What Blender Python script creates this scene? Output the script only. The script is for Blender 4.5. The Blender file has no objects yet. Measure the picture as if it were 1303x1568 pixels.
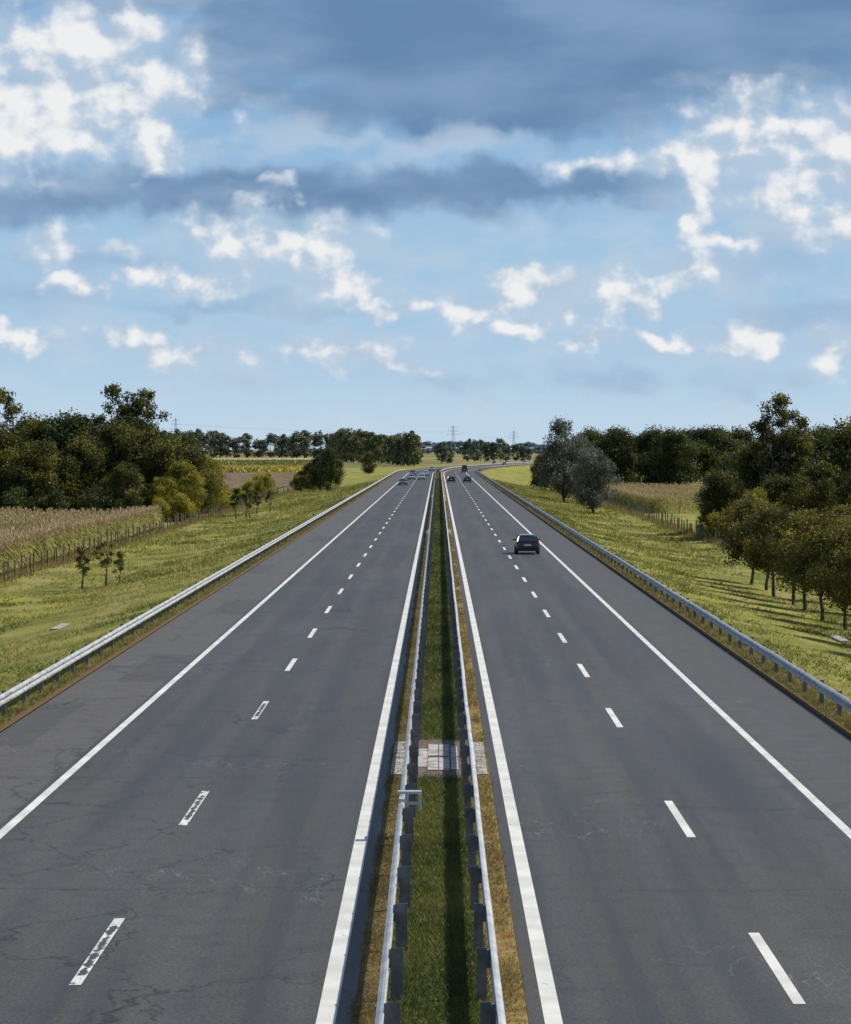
import bpy, math, numpy as np
from mathutils import Vector
R = np.random.default_rng(7)
scene = bpy.context.scene
scene.view_settings.view_transform = 'Standard'
scene.view_settings.look = 'None'
scene.view_settings.exposure = 0

# ------------------------------------------------------------ helpers
def cx(y):
    y = np.asarray(y, dtype=float)
    a = np.clip(y - 850, 0, 900)
    return a * a / 6000 + np.clip(y - 1750, 0, None) * 0.30
def heading(y):
    return math.atan(float(np.clip(y - 850, 0, 900)) / 3000)

LU = [-2500, -900, -400, -200, -120, -80, -60, -45, -36, -32, -28, -24, -21, -18.5, -16, -14.5, -13.4, -12.5, -12.25, -12.2, -1.21, -1.17, -0.6]
LZ = [-2, -2, -2, -2, -2, -2, -2, -2, -2, -2.05, -2.15, -2.0, -1.6, -1.1, -.55, -.22, -.03, 0.0, 0.0, -.06, -.06, 0.03, .04]
RU = [0, 0.6, 1.24, 1.28, 11.2, 11.25, 11.5, 12.4, 13.5, 15, 17.5, 20, 22.5, 25, 28, 32, 36, 45, 60, 80, 120, 200, 400, 900, 2500]
RZ = [.05, .04, .03, -.06, -.06, 0, 0, -.03, -.22, -.55, -1.1, -1.55, -1.9, -2.15, -2.05, -2, -2, -2, -2, -2, -2, -2, -2, -2, -2]
PU = np.array(LU + RU, float); PZ = np.array(LZ + RZ, float)
def zg(u):
    return np.interp(u, PU, PZ)

def mk_mesh(name, V, Q, mats, fmat=None, attrs=None, smooth=False):
    V = np.asarray(V, np.float32); Q = np.asarray(Q, np.int32)
    me = bpy.data.meshes.new(name)
    me.vertices.add(len(V)); me.vertices.foreach_set("co", V.ravel())
    me.loops.add(Q.size); me.loops.foreach_set("vertex_index", Q.ravel())
    me.polygons.add(len(Q)); me.polygons.foreach_set("loop_start", np.arange(len(Q), dtype=np.int32) * 4)
    for m in mats: me.materials.append(m)
    if fmat is not None: me.polygons.foreach_set("material_index", np.asarray(fmat, np.int32))
    me.update(calc_edges=True)
    if attrs:
        for k, a in attrs.items():
            at = me.attributes.new(k, 'FLOAT', 'POINT'); at.data.foreach_set("value", np.asarray(a, np.float32))
    me.polygons.foreach_set("use_smooth", np.full(len(Q), smooth))
    me.validate()
    return me
def add_obj(name, me, loc=(0, 0, 0), rotz=0, scale=(1, 1, 1)):
    o = bpy.data.objects.new(name, me); scene.collection.objects.link(o)
    o.location = loc; o.rotation_euler = (0, 0, rotz); o.scale = scale
    return o

class Geo:
    def __init__(s): s.V = []; s.Q = []; s.M = []; s.T = []; s.n = 0
    def add(s, V, Q, m=0, t=0.5):
        V = np.asarray(V, float); Q = np.asarray(Q, int)
        s.V.append(V); s.Q.append(Q + s.n); s.M.append(np.full(len(Q), m) if np.isscalar(m) else m)
        s.T.append(np.full(len(V), t) if np.isscalar(t) else np.asarray(t)); s.n += len(V)
    def arrays(s):
        return np.concatenate(s.V), np.concatenate(s.Q), np.concatenate(s.M), np.concatenate(s.T)
    def mesh(s, name, mats, smooth=False):
        V, Q, M, T = s.arrays()
        return mk_mesh(name, V, Q, mats, M, {"tint": T}, smooth)
def tube(g, p0, p1, r0, r1, m=0, sides=5, t=.5):
    p0 = np.array(p0, float); p1 = np.array(p1, float); d = p1 - p0; L = np.linalg.norm(d)
    if L < 1e-6: return
    d /= L; a = np.array([1, 0, 0]) if abs(d[0]) < .8 else np.array([0, 1, 0])
    u = np.cross(d, a); u /= np.linalg.norm(u); v = np.cross(d, u)
    an = np.arange(sides) / sides * 2 * math.pi
    ring = np.cos(an)[:, None] * u + np.sin(an)[:, None] * v
    V = np.concatenate([p0 + ring * r0, p1 + ring * r1])
    i = np.arange(sides); j = (i + 1) % sides
    g.add(V, np.stack([i, j, j + sides, i + sides], 1), m, t)
BQ = np.array([[0, 3, 2, 1], [4, 5, 6, 7], [0, 1, 5, 4], [1, 2, 6, 5], [2, 3, 7, 6], [3, 0, 4, 7]])
def box(g, x0, x1, y0, y1, z0, z1, m=0, t=.5):
    g.add([[x0, y0, z0], [x1, y0, z0], [x1, y1, z0], [x0, y1, z0], [x0, y0, z1], [x1, y0, z1], [x1, y1, z1], [x0, y1, z1]], BQ, m, t)
def boxes(g, C, S, m=0, t=.5):
    C = np.asarray(C, float); n = len(C); S = np.broadcast_to(np.asarray(S, float), (n, 3))
    k = np.array([[-1, -1, -1], [1, -1, -1], [1, 1, -1], [-1, 1, -1], [-1, -1, 1], [1, -1, 1], [1, 1, 1], [-1, 1, 1]]) * .5
    V = (C[:, None, :] + k[None] * S[:, None, :]).reshape(-1, 3)
    Q = (BQ[None] + np.arange(n)[:, None, None] * 8).reshape(-1, 4)
    g.add(V, Q, m, t)
def leafquads(g, C, s, rng, m=1, t=.5, asp=.7):
    n = len(C)
    u = rng.normal(size=(n, 3)); u /= np.linalg.norm(u, axis=1)[:, None]
    w = rng.normal(size=(n, 3)); v = np.cross(u, w); v /= np.linalg.norm(v, axis=1)[:, None] + 1e-9
    s = np.broadcast_to(s, (n,))[:, None]
    V = np.stack([C - u * s * .5, C + v * s * asp * .5, C + u * s * .5, C - v * s * asp * .5], 1).reshape(-1, 3)
    Q = np.arange(4 * n).reshape(-1, 4)
    g.add(V, Q, m, np.repeat(t, 4) if not np.isscalar(t) else t)

# ------------------------------------------------------------ node helper
class NT:
    def __init__(s, tree): s.t = tree; s.N = tree.nodes; s.L = tree.links
    def node(s, typ, **kw):
        n = s.N.new(typ)
        for k, v in kw.items(): setattr(n, k, v)
        return n
    def put(s, sock, v):
        if hasattr(v, 'is_output') or isinstance(v, bpy.types.NodeSocket): s.L.new(v, sock)
        elif v is not None:
            try: sock.default_value = v
            except Exception: sock.default_value = (v, v, v)
    def math(s, op, a, b=None, c=None, clamp=False):
        n = s.node('ShaderNodeMath', operation=op); n.use_clamp = clamp
        s.put(n.inputs[0], a)
        if b is not None: s.put(n.inputs[1], b)
        if c is not None: s.put(n.inputs[2], c)
        return n.outputs[0]
    def vmath(s, op, a, b=None):
        n = s.node('ShaderNodeVectorMath', operation=op); s.put(n.inputs[0], a)
        if b is not None: s.put(n.inputs[1], b)
        return n.outputs['Value'] if op == 'LENGTH' else n.outputs[0]
    def comb(s, x, y, z=0.0):
        n = s.node('ShaderNodeCombineXYZ'); s.put(n.inputs[0], x); s.put(n.inputs[1], y); s.put(n.inputs[2], z); return n.outputs[0]
    def sep(s, v):
        n = s.node('ShaderNodeSeparateXYZ'); s.put(n.inputs[0], v); return n.outputs
    def noise(s, v, scale, detail=4, rough=.5, dist=0.0):
        n = s.node('ShaderNodeTexNoise'); s.put(n.inputs['Vector'], v); n.inputs['Scale'].default_value = scale
        n.inputs['Detail'].default_value = detail; n.inputs['Roughness'].default_value = rough; n.inputs['Distortion'].default_value = dist
        return n.outputs['Fac']
    def smooth(s, v, a, b, o0=0.0, o1=1.0):
        n = s.node('ShaderNodeMapRange', interpolation_type='SMOOTHSTEP'); s.put(n.inputs[0], v)
        n.inputs[1].default_value = a; n.inputs[2].default_value = b; n.inputs[3].default_value = o0; n.inputs[4].default_value = o1
        return n.outputs[0]
    def mix(s, f, a, b, bt='MIX'):
        n = s.node('ShaderNodeMix', data_type='RGBA', blend_type=bt)
        s.put(n.inputs[0], f)
        for sock, v in ((n.inputs[6], a), (n.inputs[7], b)):
            if isinstance(v, tuple): sock.default_value = (*v[:3], 1)
            else: s.put(sock, v)
        return n.outputs[2]
    def attr(s, name):
        n = s.node('ShaderNodeAttribute'); n.attribute_name = name; return n.outputs['Fac']
    def bump(s, h, dist=.01, st=1.0):
        n = s.node('ShaderNodeBump'); n.inputs['Distance'].default_value = dist; n.inputs['Strength'].default_value = st
        s.put(n.inputs['Height'], h); return n.outputs[0]
def new_mat(name):
    m = bpy.data.materials.new(name); m.use_nodes = True; nt = NT(m.node_tree)
    return m, nt, m.node_tree.nodes['Principled BSDF']
def simple(name, col, rough=.6, metal=0.0, nscale=0, namp=.2, spec=.5, coat=0):
    m, nt, b = new_mat(name)
    b.inputs['Roughness'].default_value = rough; b.inputs['Metallic'].default_value = metal
    b.inputs['Specular IOR Level'].default_value = spec; b.inputs['Coat Weight'].default_value = coat
    if nscale:
        tc = nt.node('ShaderNodeTexCoord').outputs['Object']
        f = nt.noise(tc, nscale, 4, .6)
        nt.put(b.inputs['Base Color'], nt.mix(nt.smooth(f, .35, .65), tuple(c * (1 - namp) for c in col), tuple(min(1, c * (1 + namp)) for c in col)))
    else: b.inputs['Base Color'].default_value = (*col, 1)
    return m
def leaf_mat(name, c0, c1, c2=None, trans=.3):
    m, nt, b = new_mat(name)
    t = nt.attr('tint')
    tc = nt.node('ShaderNodeNewGeometry').outputs['Position']
    n = nt.noise(tc, .35, 1, .6)
    f = nt.math('ADD', t, nt.math('MULTIPLY', nt.math('SUBTRACT', n, .5), 1.2), clamp=True)
    col = nt.mix(nt.smooth(f, .05, .75), c0, c1)
    if c2: col = nt.mix(nt.smooth(f, .62, 1.0), col, c2)
    nt.put(b.inputs['Base Color'], col); b.inputs['Roughness'].default_value = .6; b.inputs['Specular IOR Level'].default_value = .3
    tr = nt.node('ShaderNodeBsdfTranslucent'); nt.put(tr.inputs[0], col)
    ms = nt.node('ShaderNodeMixShader'); ms.inputs[0].default_value = trans
    nt.L.new(b.outputs[0], ms.inputs[1]); nt.L.new(tr.outputs[0], ms.inputs[2])
    nt.L.new(ms.outputs[0], m.node_tree.nodes['Material Output'].inputs[0])
    return m

# ------------------------------------------------------------ world
w = bpy.data.worlds.new("World"); scene.world = w; w.use_nodes = True
try: w.cycles.sampling_method = 'NONE'
except Exception: pass
nt = NT(w.node_tree); bg = nt.N['Background']
SUN = Vector((0.65, 0.20, 0.73)).normalized()
elev = math.asin(SUN.z); az = math.atan2(SUN.x, SUN.y)
sky = nt.node('ShaderNodeTexSky', sky_type='NISHITA'); sky.sun_disc = False
sky.sun_elevation = elev; sky.sun_rotation = az; sky.dust_density = .8; sky.ozone_density = 1.5
D3 = nt.node('ShaderNodeTexCoord').outputs['Generated']
sx, sy, sz = nt.sep(D3)
yy = nt.math('MAXIMUM', nt.math('ABSOLUTE', sy), .25)
U = nt.math('MULTIPLY', nt.math('DIVIDE', sx, yy), 100.0)
Vv = nt.math('MULTIPLY', nt.math('DIVIDE', sz, yy), 100.0)
P = nt.comb(U, Vv, 0.0)
def lin(r, g, b, k=10.0):
    f = lambda c: ((c / 255 + .055) / 1.055) ** 2.4
    return (f(r) * k, f(g) * k, f(b) * k)
ramp = nt.mix(nt.smooth(Vv, -.5, 5), lin(192, 214, 231), lin(166, 199, 226))
ramp = nt.mix(nt.smooth(Vv, 5, 14), ramp, lin(134, 176, 215))
base = nt.mix(nt.smooth(Vv, 18, 60), ramp, sky.outputs[0])
wn = nt.node('ShaderNodeTexNoise'); nt.put(wn.inputs['Vector'], P); wn.inputs['Scale'].default_value = .55; wn.inputs['Detail'].default_value = 6; wn.inputs['Roughness'].default_value = .5
PW = nt.vmath('ADD', P, nt.vmath('MULTIPLY', nt.vmath('SUBTRACT', wn.outputs['Color'], (.5, .5, .5)), (3.4, 2.4, 0)))
Pn = nt.vmath('MULTIPLY', P, (1.0, 1.2, 1.0))
nA = nt.noise(Pn, .62, 8, .50)
nB = nt.noise(nt.vmath('ADD', Pn, (.30, .50, 0.0)), .62, 6, .48)
nL = nt.noise(nt.vmath('MULTIPLY', P, (.28, .9, 1.0)), .42, 5, .5, .2)
nM = nt.noise(nt.vmath('MULTIPLY', P, (.55, 1.2, 1.0)), .6, 6, .52)
def blobs(lst, Px):
    acc = None
    for (bx, by, rx, ry, s) in lst:
        c = ((bx - 671) / 43.7, (684 - by) / 43.7, 0.0); ir = (43.7 / rx, 43.7 / ry, 0.0)
        l = nt.vmath('LENGTH', nt.vmath('MULTIPLY', nt.vmath('SUBTRACT', Px, c), ir))
        v = nt.math('MULTIPLY', nt.math('SUBTRACT', 1.0, l), s)
        acc = v if acc is None else nt.math('MAXIMUM', acc, v)
    return nt.math('MAXIMUM', acc, -1.2)
dark = blobs([(860, 40, 640, 165, 1.7), (1250, 10, 260, 110, 1.2), (760, 160, 400, 62, 1.2), (400, 295, 560, 42, 1.0),
              (80, 300, 260, 45, .9), (760, 285, 330, 32, 1.0), (400, 60, 150, 130, .9), (200, 5, 200, 30, .5)], PW)
soft = blobs([(330, 464, 170, 16, .8), (1230, 482, 130, 36, .7), (180, 395, 190, 26, .6), (40, 440, 140, 30, .5), (900, 585, 420, 26, .4),
              (1200, 400, 130, 40, .5), (520, 470, 90, 16, .5)], PW)
glow = blobs([(120, 130, 270, 175, 1.2), (1210, 240, 260, 150, 1.2), (440, 395, 270, 95, 1), (880, 450, 340, 75, .9), (240, 525, 340, 50, .9),
              (1130, 520, 290, 50, .9), (640, 222, 330, 26, .9), (560, 540, 260, 42, .8), (420, 215, 120, 60, .7), (1220, 340, 210, 80, .9)], PW)
white = blobs([(62, 182, 125, 80, 1.3), (125, 62, 130, 62, 1.1), (200, 150, 130, 80, .85), (245, 222, 44, 50, .85), (35, 95, 85, 50, .7),
               (1180, 182, 140, 40, .9), (1265, 240, 120, 80, .8), (1085, 245, 60, 55, 1.0), (1000, 252, 150, 18, .7), (1100, 374, 50, 22, .85),
               (1065, 325, 30, 45, .8), (1240, 330, 120, 60, .5), (380, 352, 105, 30, .9), (480, 378, 105, 46, 1.0), (528, 425, 62, 46, .9),
               (135, 437, 56, 19, 1), (315, 428, 70, 27, .85), (436, 288, 28, 16, .8), (812, 437, 56, 36, 1.1), (958, 452, 50, 40, 1.0),
               (1037, 430, 40, 30, .9), (705, 475, 62, 27, .95), (625, 470, 44, 20, .8), (40, 514, 66, 26, .9), (205, 522, 84, 22, .85),
               (285, 535, 74, 26, .85), (490, 535, 104, 26, .6), (800, 494, 64, 15, .7), (905, 532, 84, 13, .7), (1030, 510, 78, 14, .7),
               (1160, 515, 60, 28, .85), (1255, 542, 50, 24, .85), (600, 562, 74, 15, .5), (860, 492, 46, 18, .7), (100, 375, 90, 22, .45), (215, 410, 60, 16, .5)], PW)
c = nt.mix(nt.math('MULTIPLY', nt.smooth(nM, .42, .68), .35), base, lin(200, 215, 229))
c = nt.mix(nt.math('MULTIPLY', nt.smooth(nt.math('ADD', soft, nt.math('MULTIPLY', nt.math('SUBTRACT', nM, .5), 2)), -.2, .7), .6), c, lin(145, 174, 205))
dm = nt.smooth(nt.math('ADD', dark, nt.math('MULTIPLY', nt.math('SUBTRACT', nM, .5), 1.3)), -.35, .65)
dcol = nt.mix(nt.smooth(nL, .33, .66), lin(100, 134, 172), lin(128, 158, 192))
c = nt.mix(nt.math('MULTIPLY', dm, .95), c, dcol)
gl_ = nt.smooth(nt.math('ADD', glow, nt.math('MULTIPLY', nt.math('SUBTRACT', nM, .5), 2.2)), -.15, .9)
c = nt.mix(nt.math('MULTIPLY', gl_, .66), c, lin(184, 203, 222))
wd = nt.math('ADD', white, nt.math('MULTIPLY', nt.math('SUBTRACT', nA, .5), 2.3))
wm = nt.smooth(wd, -.30, .62)
sh = nt.math('ADD', nt.math('MULTIPLY', nt.math('SUBTRACT', nA, nB), 3.6), nt.math('MULTIPLY', wd, .8))
wcol = nt.mix(nt.smooth(sh, -.25, 1.0), lin(180, 199, 219), lin(243, 243, 242))
c = nt.mix(nt.math('MULTIPLY', wm, .92), c, wcol)
c = nt.mix(nt.smooth(Vv, 25, 60), c, base)
c = nt.mix(nt.smooth(sz, -.02, 0.0), (1.2, 1.3, 1.1), c)
nt.put(bg.inputs[0], c); bg.inputs[1].default_value = .1

sl = bpy.data.lights.new("sun", 'SUN'); sl.energy = 4.7; sl.angle = math.radians(.5); sl.color = (1, .93, .80)
so = bpy.data.objects.new("sun", sl); scene.collection.objects.link(so)
so.rotation_euler = (-SUN).to_track_quat('-Z', 'Y').to_euler(); so.location = (60, 20, 80)

cam = bpy.data.cameras.new("camera"); co = bpy.data.objects.new("camera", cam); scene.collection.objects.link(co)
co.location = (0, 0, 8); co.rotation_euler = (math.radians(90 - 1.311), 0, math.radians(.256))
cam.sensor_fit = 'VERTICAL'; cam.sensor_height = 36; cam.lens = 100.3; cam.clip_start = .5; cam.clip_end = 30000
scene.camera = co

# ------------------------------------------------------------ ground
ST = np.concatenate([np.arange(-60, 300, 3), np.arange(300, 900, 6), np.arange(900, 1900, 15), np.arange(1900, 4000, 60), np.arange(4000, 14001, 500)]).astype(float)
def strip(name, us, zs, stas, mats, rough=0.0, extra=None):
    us = np.asarray(us, float); zs = np.asarray(zs, float)
    UU, SS = np.meshgrid(us, stas); ZZ = np.broadcast_to(zs, UU.shape).copy()
    if rough:
        m = np.clip((np.abs(UU) - 13.5) / 4, 0, 1) * (np.abs(UU) < 300)
        ZZ += m * rough * (np.sin(SS * .13 + UU * .9) * .5 + np.sin(SS * .041 - UU * .35 + 1) + np.sin(SS * .31 + UU * .2) * .3)
    XX = UU + cx(SS)
    V = np.stack([XX, SS, ZZ], -1).reshape(-1, 3)
    n = len(us); r = len(stas)
    i = (np.arange(r - 1)[:, None] * n + np.arange(n - 1)[None]).ravel()
    Q = np.stack([i, i + 1, i + n + 1, i + n], 1)
    return mk_mesh(name, V, Q, mats, None, {"lat": UU.ravel(), "sta": SS.ravel()}, True)

gm, nt, b = new_mat("ground_grass")
lat = nt.attr('lat'); sta = nt.attr('sta'); pos = nt.node('ShaderNodeNewGeometry').outputs['Position']
alat = nt.math('ABSOLUTE', lat)
n1 = nt.noise(pos, .12, 4, .6); n2 = nt.noise(pos, .9, 5, .65); n3 = nt.noise(pos, 6.0, 4, .7)
n0 = nt.noise(nt.vmath('MULTIPLY', pos, (.35, .05, 1)), 1.0, 4, .6)
g = nt.mix(nt.smooth(n1, .38, .62), (.15, .17, .036), (.29, .285, .06))
g = nt.mix(nt.math('MULTIPLY', nt.smooth(n0, .5, .64), .7), g, (.35, .30, .12))
g = nt.mix(nt.math('MULTIPLY', nt.smooth(n2, .46, .68), .6), g, (.33, .28, .10))
g = nt.mix(nt.math('MULTIPLY', nt.smooth(n3, .52, .72), .5), g, (.075, .09, .02))
wob = nt.math('ADD', alat, nt.math('MULTIPLY', nt.math('SUBTRACT', n2, .5), 2.2))
vg = nt.mix(nt.smooth(n3, .4, .62), (.11, .065, .04), (.18, .14, .055))
g = nt.mix(nt.smooth(wob, 12.6, 13.5), vg, g)
med = nt.mix(nt.smooth(n3, .35, .65), (.045, .058, .013), (.11, .125, .024))
mv = nt.mix(nt.smooth(nt.noise(pos, 2.2, 5, .7), .4, .62), (.19, .11, .045), (.25, .20, .07))
medw = nt.math('ADD', alat, nt.math('MULTIPLY', nt.math('SUBTRACT', n2, .5), .3))
med = nt.mix(nt.smooth(medw, .66, .8), med, mv)
g = nt.mix(nt.smooth(alat, 3, 4), med, g)
fld = nt.mix(nt.smooth(nt.noise(nt.vmath('MULTIPLY', pos, (1, .25, 1)), .006, 3, .5), .45, .55), (.16, .17, .06), (.27, .23, .11))
g = nt.mix(nt.smooth(alat, 60, 90), g, fld)
nt.put(b.inputs['Base Color'], g); b.inputs['Roughness'].default_value = .95; b.inputs['Specular IOR Level'].default_value = .1
nt.put(b.inputs['Normal'], nt.bump(n3, .12, 1))
add_obj("ground", strip("ground", PU, PZ, ST, [gm], rough=.06))

# ------------------------------------------------------------ asphalt
def asphalt_mat(name, worn):
    m, nt, b = new_mat(name)
    lat = nt.attr('lat'); sta = nt.attr('sta'); al = nt.math('ABSOLUTE', lat)
    P2 = nt.comb(lat, sta, 0.0)
    fine = nt.noise(P2, 15, 3, .85); mid = nt.noise(P2, 1.2, 5, .65)
    streak = nt.noise(nt.comb(nt.math('MULTIPLY', lat, 1.6), nt.math('MULTIPLY', sta, .035), 0.0), 1.0, 4, .6)
    big = nt.noise(nt.comb(nt.math('MULTIPLY', lat, .4), nt.math('MULTIPLY', sta, .03), 3.0), 1.0, 3, .55)
    col = nt.mix(nt.smooth(streak, .35, .65), (.038, .035, .031), (.056, .052, .046))
    col = nt.mix(nt.math('MULTIPLY', nt.smooth(big, .45, .65), .55), col, (.076, .072, .065))
    tr = nt.math('SINE', nt.math('ADD', nt.math('MULTIPLY', al, 3.35), .6))
    col = nt.mix(nt.math('MULTIPLY', nt.smooth(tr, .1, 1), .28), col, (.085, .081, .075))
    e0 = 9.25 if worn else 8.7
    shd = nt.smooth(nt.math('ADD', al, nt.math('MULTIPLY', nt.math('SUBTRACT', mid, .5), .12)), e0, e0 + .07)
    col = nt.mix(nt.math('MULTIPLY', shd, .85), col, (.095, .083, .069) if worn else (.073, .066, .057))
    col = nt.mix(nt.math('MULTIPLY', nt.smooth(mid, .45, .7), .45), col, (.029, .028, .026))
    br = nt.node('ShaderNodeTexWhiteNoise', noise_dimensions='2D')
    lc = nt.math('FLOOR', nt.math('DIVIDE', lat, 1.83))
    cell = nt.comb(lc, nt.math('FLOOR', nt.math('DIVIDE', nt.math('ADD', sta, nt.math('MULTIPLY', lc, 5.3)), 13.0)), 0.0)
    nt.put(br.inputs['Vector'], cell)
    col = nt.mix(nt.math('MULTIPLY', nt.smooth(br.outputs['Value'], .91, .915), .35 if worn else .12), col, (.025, .025, .025))
    col = nt.mix(1.0, col, nt.mix(nt.smooth(fine, .32, .68), (.5, .5, .5), (1.5, 1.5, 1.5)), 'MULTIPLY')
    wv = nt.node('ShaderNodeTexNoise'); nt.put(wv.inputs['Vector'], P2); wv.inputs['Scale'].default_value = 1.1; wv.inputs['Detail'].default_value = 5; wv.inputs['Roughness'].default_value = .65
    Pd = nt.vmath('ADD', P2, nt.vmath('MULTIPLY', wv.outputs['Color'], (1.6, 2.4, 0)))
    vo = nt.node('ShaderNodeTexVoronoi', feature='DISTANCE_TO_EDGE'); nt.put(vo.inputs['Vector'], nt.vmath('MULTIPLY', Pd, (.34, .16, 1))); vo.inputs['Scale'].default_value = 1.0
    ck = nt.smooth(vo.outputs['Distance'], .002, .012, 1, 0)
    cm = nt.smooth(nt.noise(P2, .09, 3, .6), .40 if worn else .50, .50 if worn else .60)
    col = nt.mix(nt.math('MULTIPLY', nt.math('MULTIPLY', ck, cm), .8 if worn else .5), col, (.009, .009, .009))
    jm = nt.math('PINGPONG', nt.math('ADD', sta, nt.math('MULTIPLY', mid, 1.6)), 8.7)
    jl = nt.math('MULTIPLY', nt.smooth(jm, .03, .11, 1, 0), nt.smooth(nt.noise(P2, .22, 2, .6), .40, .52))
    col = nt.mix(nt.math('MULTIPLY', jl, .65 if worn else .4), col, (.012, .012, .012))
    sc = nt.math('MULTIPLY', nt.smooth(nt.math('ABSOLUTE', nt.math('SUBTRACT', nt.noise(nt.comb(nt.math('MULTIPLY', lat, 1.2), nt.math('MULTIPLY', sta, .35), 0.0), .8, 3, .6), .5)), .0, .006, 1, 0),
                 nt.smooth(nt.noise(P2, .13, 2, .5), .58, .64))
    col = nt.mix(nt.math('MULTIPLY', sc, .5), col, (.2, .2, .2))
    nt.put(b.inputs['Base Color'], col); b.inputs['Specular IOR Level'].default_value = .5
    nt.put(b.inputs['Roughness'], nt.smooth(streak, .3, .7, .52, .66))
    nt.put(b.inputs['Normal'], nt.bump(fine, .004, .5))
    return m
asL = asphalt_mat("asphalt_worn", True); asR = asphalt_mat("asphalt", False)
SR = ST[ST < 3900]
add_obj("motorway_carriageway", strip("road", np.linspace(-12.3, -1.19, 8), np.zeros(8), SR, [asL]))
add_obj("motorway_carriageway", strip("road", np.linspace(1.26, 11.3, 8), np.zeros(8), SR, [asR]))
def paint_mat(name, wear, hollow=False):
    m, nt, b = new_mat(name)
    lat = nt.attr('lat'); sta = nt.attr('sta'); P2 = nt.comb(lat, sta, 0.0)
    n = nt.noise(nt.comb(nt.math('MULTIPLY', lat, 1.0), nt.math('MULTIPLY', sta, .45), 0.0), 6, 7, .78)
    f = nt.smooth(n, wear, wear + .06)
    n2 = nt.noise(P2, .7, 3, .6)
    white = nt.mix(nt.smooth(n2, .35, .65), (.56, .56, .53), (.72, .72, .69))
    if hollow:
        cl = nt.attr('cen'); f2 = nt.smooth(nt.math('ADD', cl, nt.math('MULTIPLY', nt.math('SUBTRACT', n, .5), 4.5)), .3, .5)
        f = nt.math('MAXIMUM', f, f2)
    col = nt.mix(f, white, (.05, .05, .05))
    nt.put(b.inputs['Base Color'], col); b.inputs['Roughness'].default_value = .6
    return m
pm = paint_mat("road_paint", .61); pw = paint_mat("road_paint_worn", .53, True)
def line(name, u0, u1, stas, mat, z=.005):
    return strip(name, np.linspace(u0, u1, 5), np.full(5, z), stas, [mat])
add_obj("lane_edge_line", line("edge", -1.70, -1.43, SR, pm))
add_obj("lane_edge_line", line("edge", 1.48, 1.73, SR, pm))
add_obj("lane_edge_line", line("edge", -9.14, -8.93, SR, pm))
add_obj("lane_edge_line", line("edge", 8.41, 8.62, SR, pm))
def dashes(u, starts, L, mat):
    Vs = []; Qs = []; la = []; stt = []; ce = []; k = 0
    for s in starts:
        ss = np.linspace(s, s + L, 13); us = np.linspace(u - .09, u + .09, 5)
        UU, SS = np.meshgrid(us, ss); Vs.append(np.stack([UU + cx(SS), SS, np.full(UU.shape, .005)], -1).reshape(-1, 3))
        i = (np.arange(12)[:, None] * 5 + np.arange(4)[None]).ravel(); Qs.append(np.stack([i, i + 1, i + 6, i + 5], 1) + k); k += 65
        la.append(UU.ravel()); stt.append(SS.ravel())
        ce.append(np.broadcast_to(np.array([0, .5, .9, .5, 0]), UU.shape).ravel() * (np.sin((SS.ravel() - s) / L * math.pi) > .3))
    return mk_mesh("dash", np.concatenate(Vs), np.concatenate(Qs), [mat], None, {"lat": np.concatenate(la), "sta": np.concatenate(stt), "cen": np.concatenate(ce)})
add_obj("lane_dash_marking", dashes(5.19, [22.9, 40.8, 58.3, 81.2] + [98.9 + 17.45 * i for i in range(90)], 6, pm))
add_obj("lane_dash_marking", dashes(-5.4, [24, 42.2, 60.1, 83.5], 6, pw))
add_obj("lane_dash_marking", dashes(-5.4, [101.6 + 17.7 * i for i in range(90)], 6, pm))

conc = simple("concrete", (.35, .34, .32), .9, 0, 3, .35)
for (y0, y1) in ((69.6, 76), (262, 272), (455, 465)):
    g = Geo()
    for i in range(2):
        for j in range(2):
            box(g, -.26 + i * .28, 0.0 + i * .28, y0 + (y1 - y0) * (j * .5 + .03), y0 + (y1 - y0) * (j * .5 + .47), -.02, .085)
    box(g, -1.16, -.86, y0 - .5, y1 + .8, -.02, .06); box(g, .93, 1.2, y0 - .5, y1 + .6, -.02, .06)
    box(g, -.52, -.27, y0 + 1, y1 - 1.2, -.02, .07)
    box(g, .32, .5, y0 + .4, y1 - .6, -.02, .075)
    add_obj("concrete_drain_slab", g.mesh("slab", [conc]))
soil = simple("bare_soil", (.11, .08, .06), .95, 0, 6, .5)
add_obj("median_soil", strip("ms", [-1.0, -.4, 0, .4, 1.0], [.045, .055, .062, .055, .045], np.array([68.3, 69.2, 73, 76.5, 77.3]), [soil]))

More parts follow.
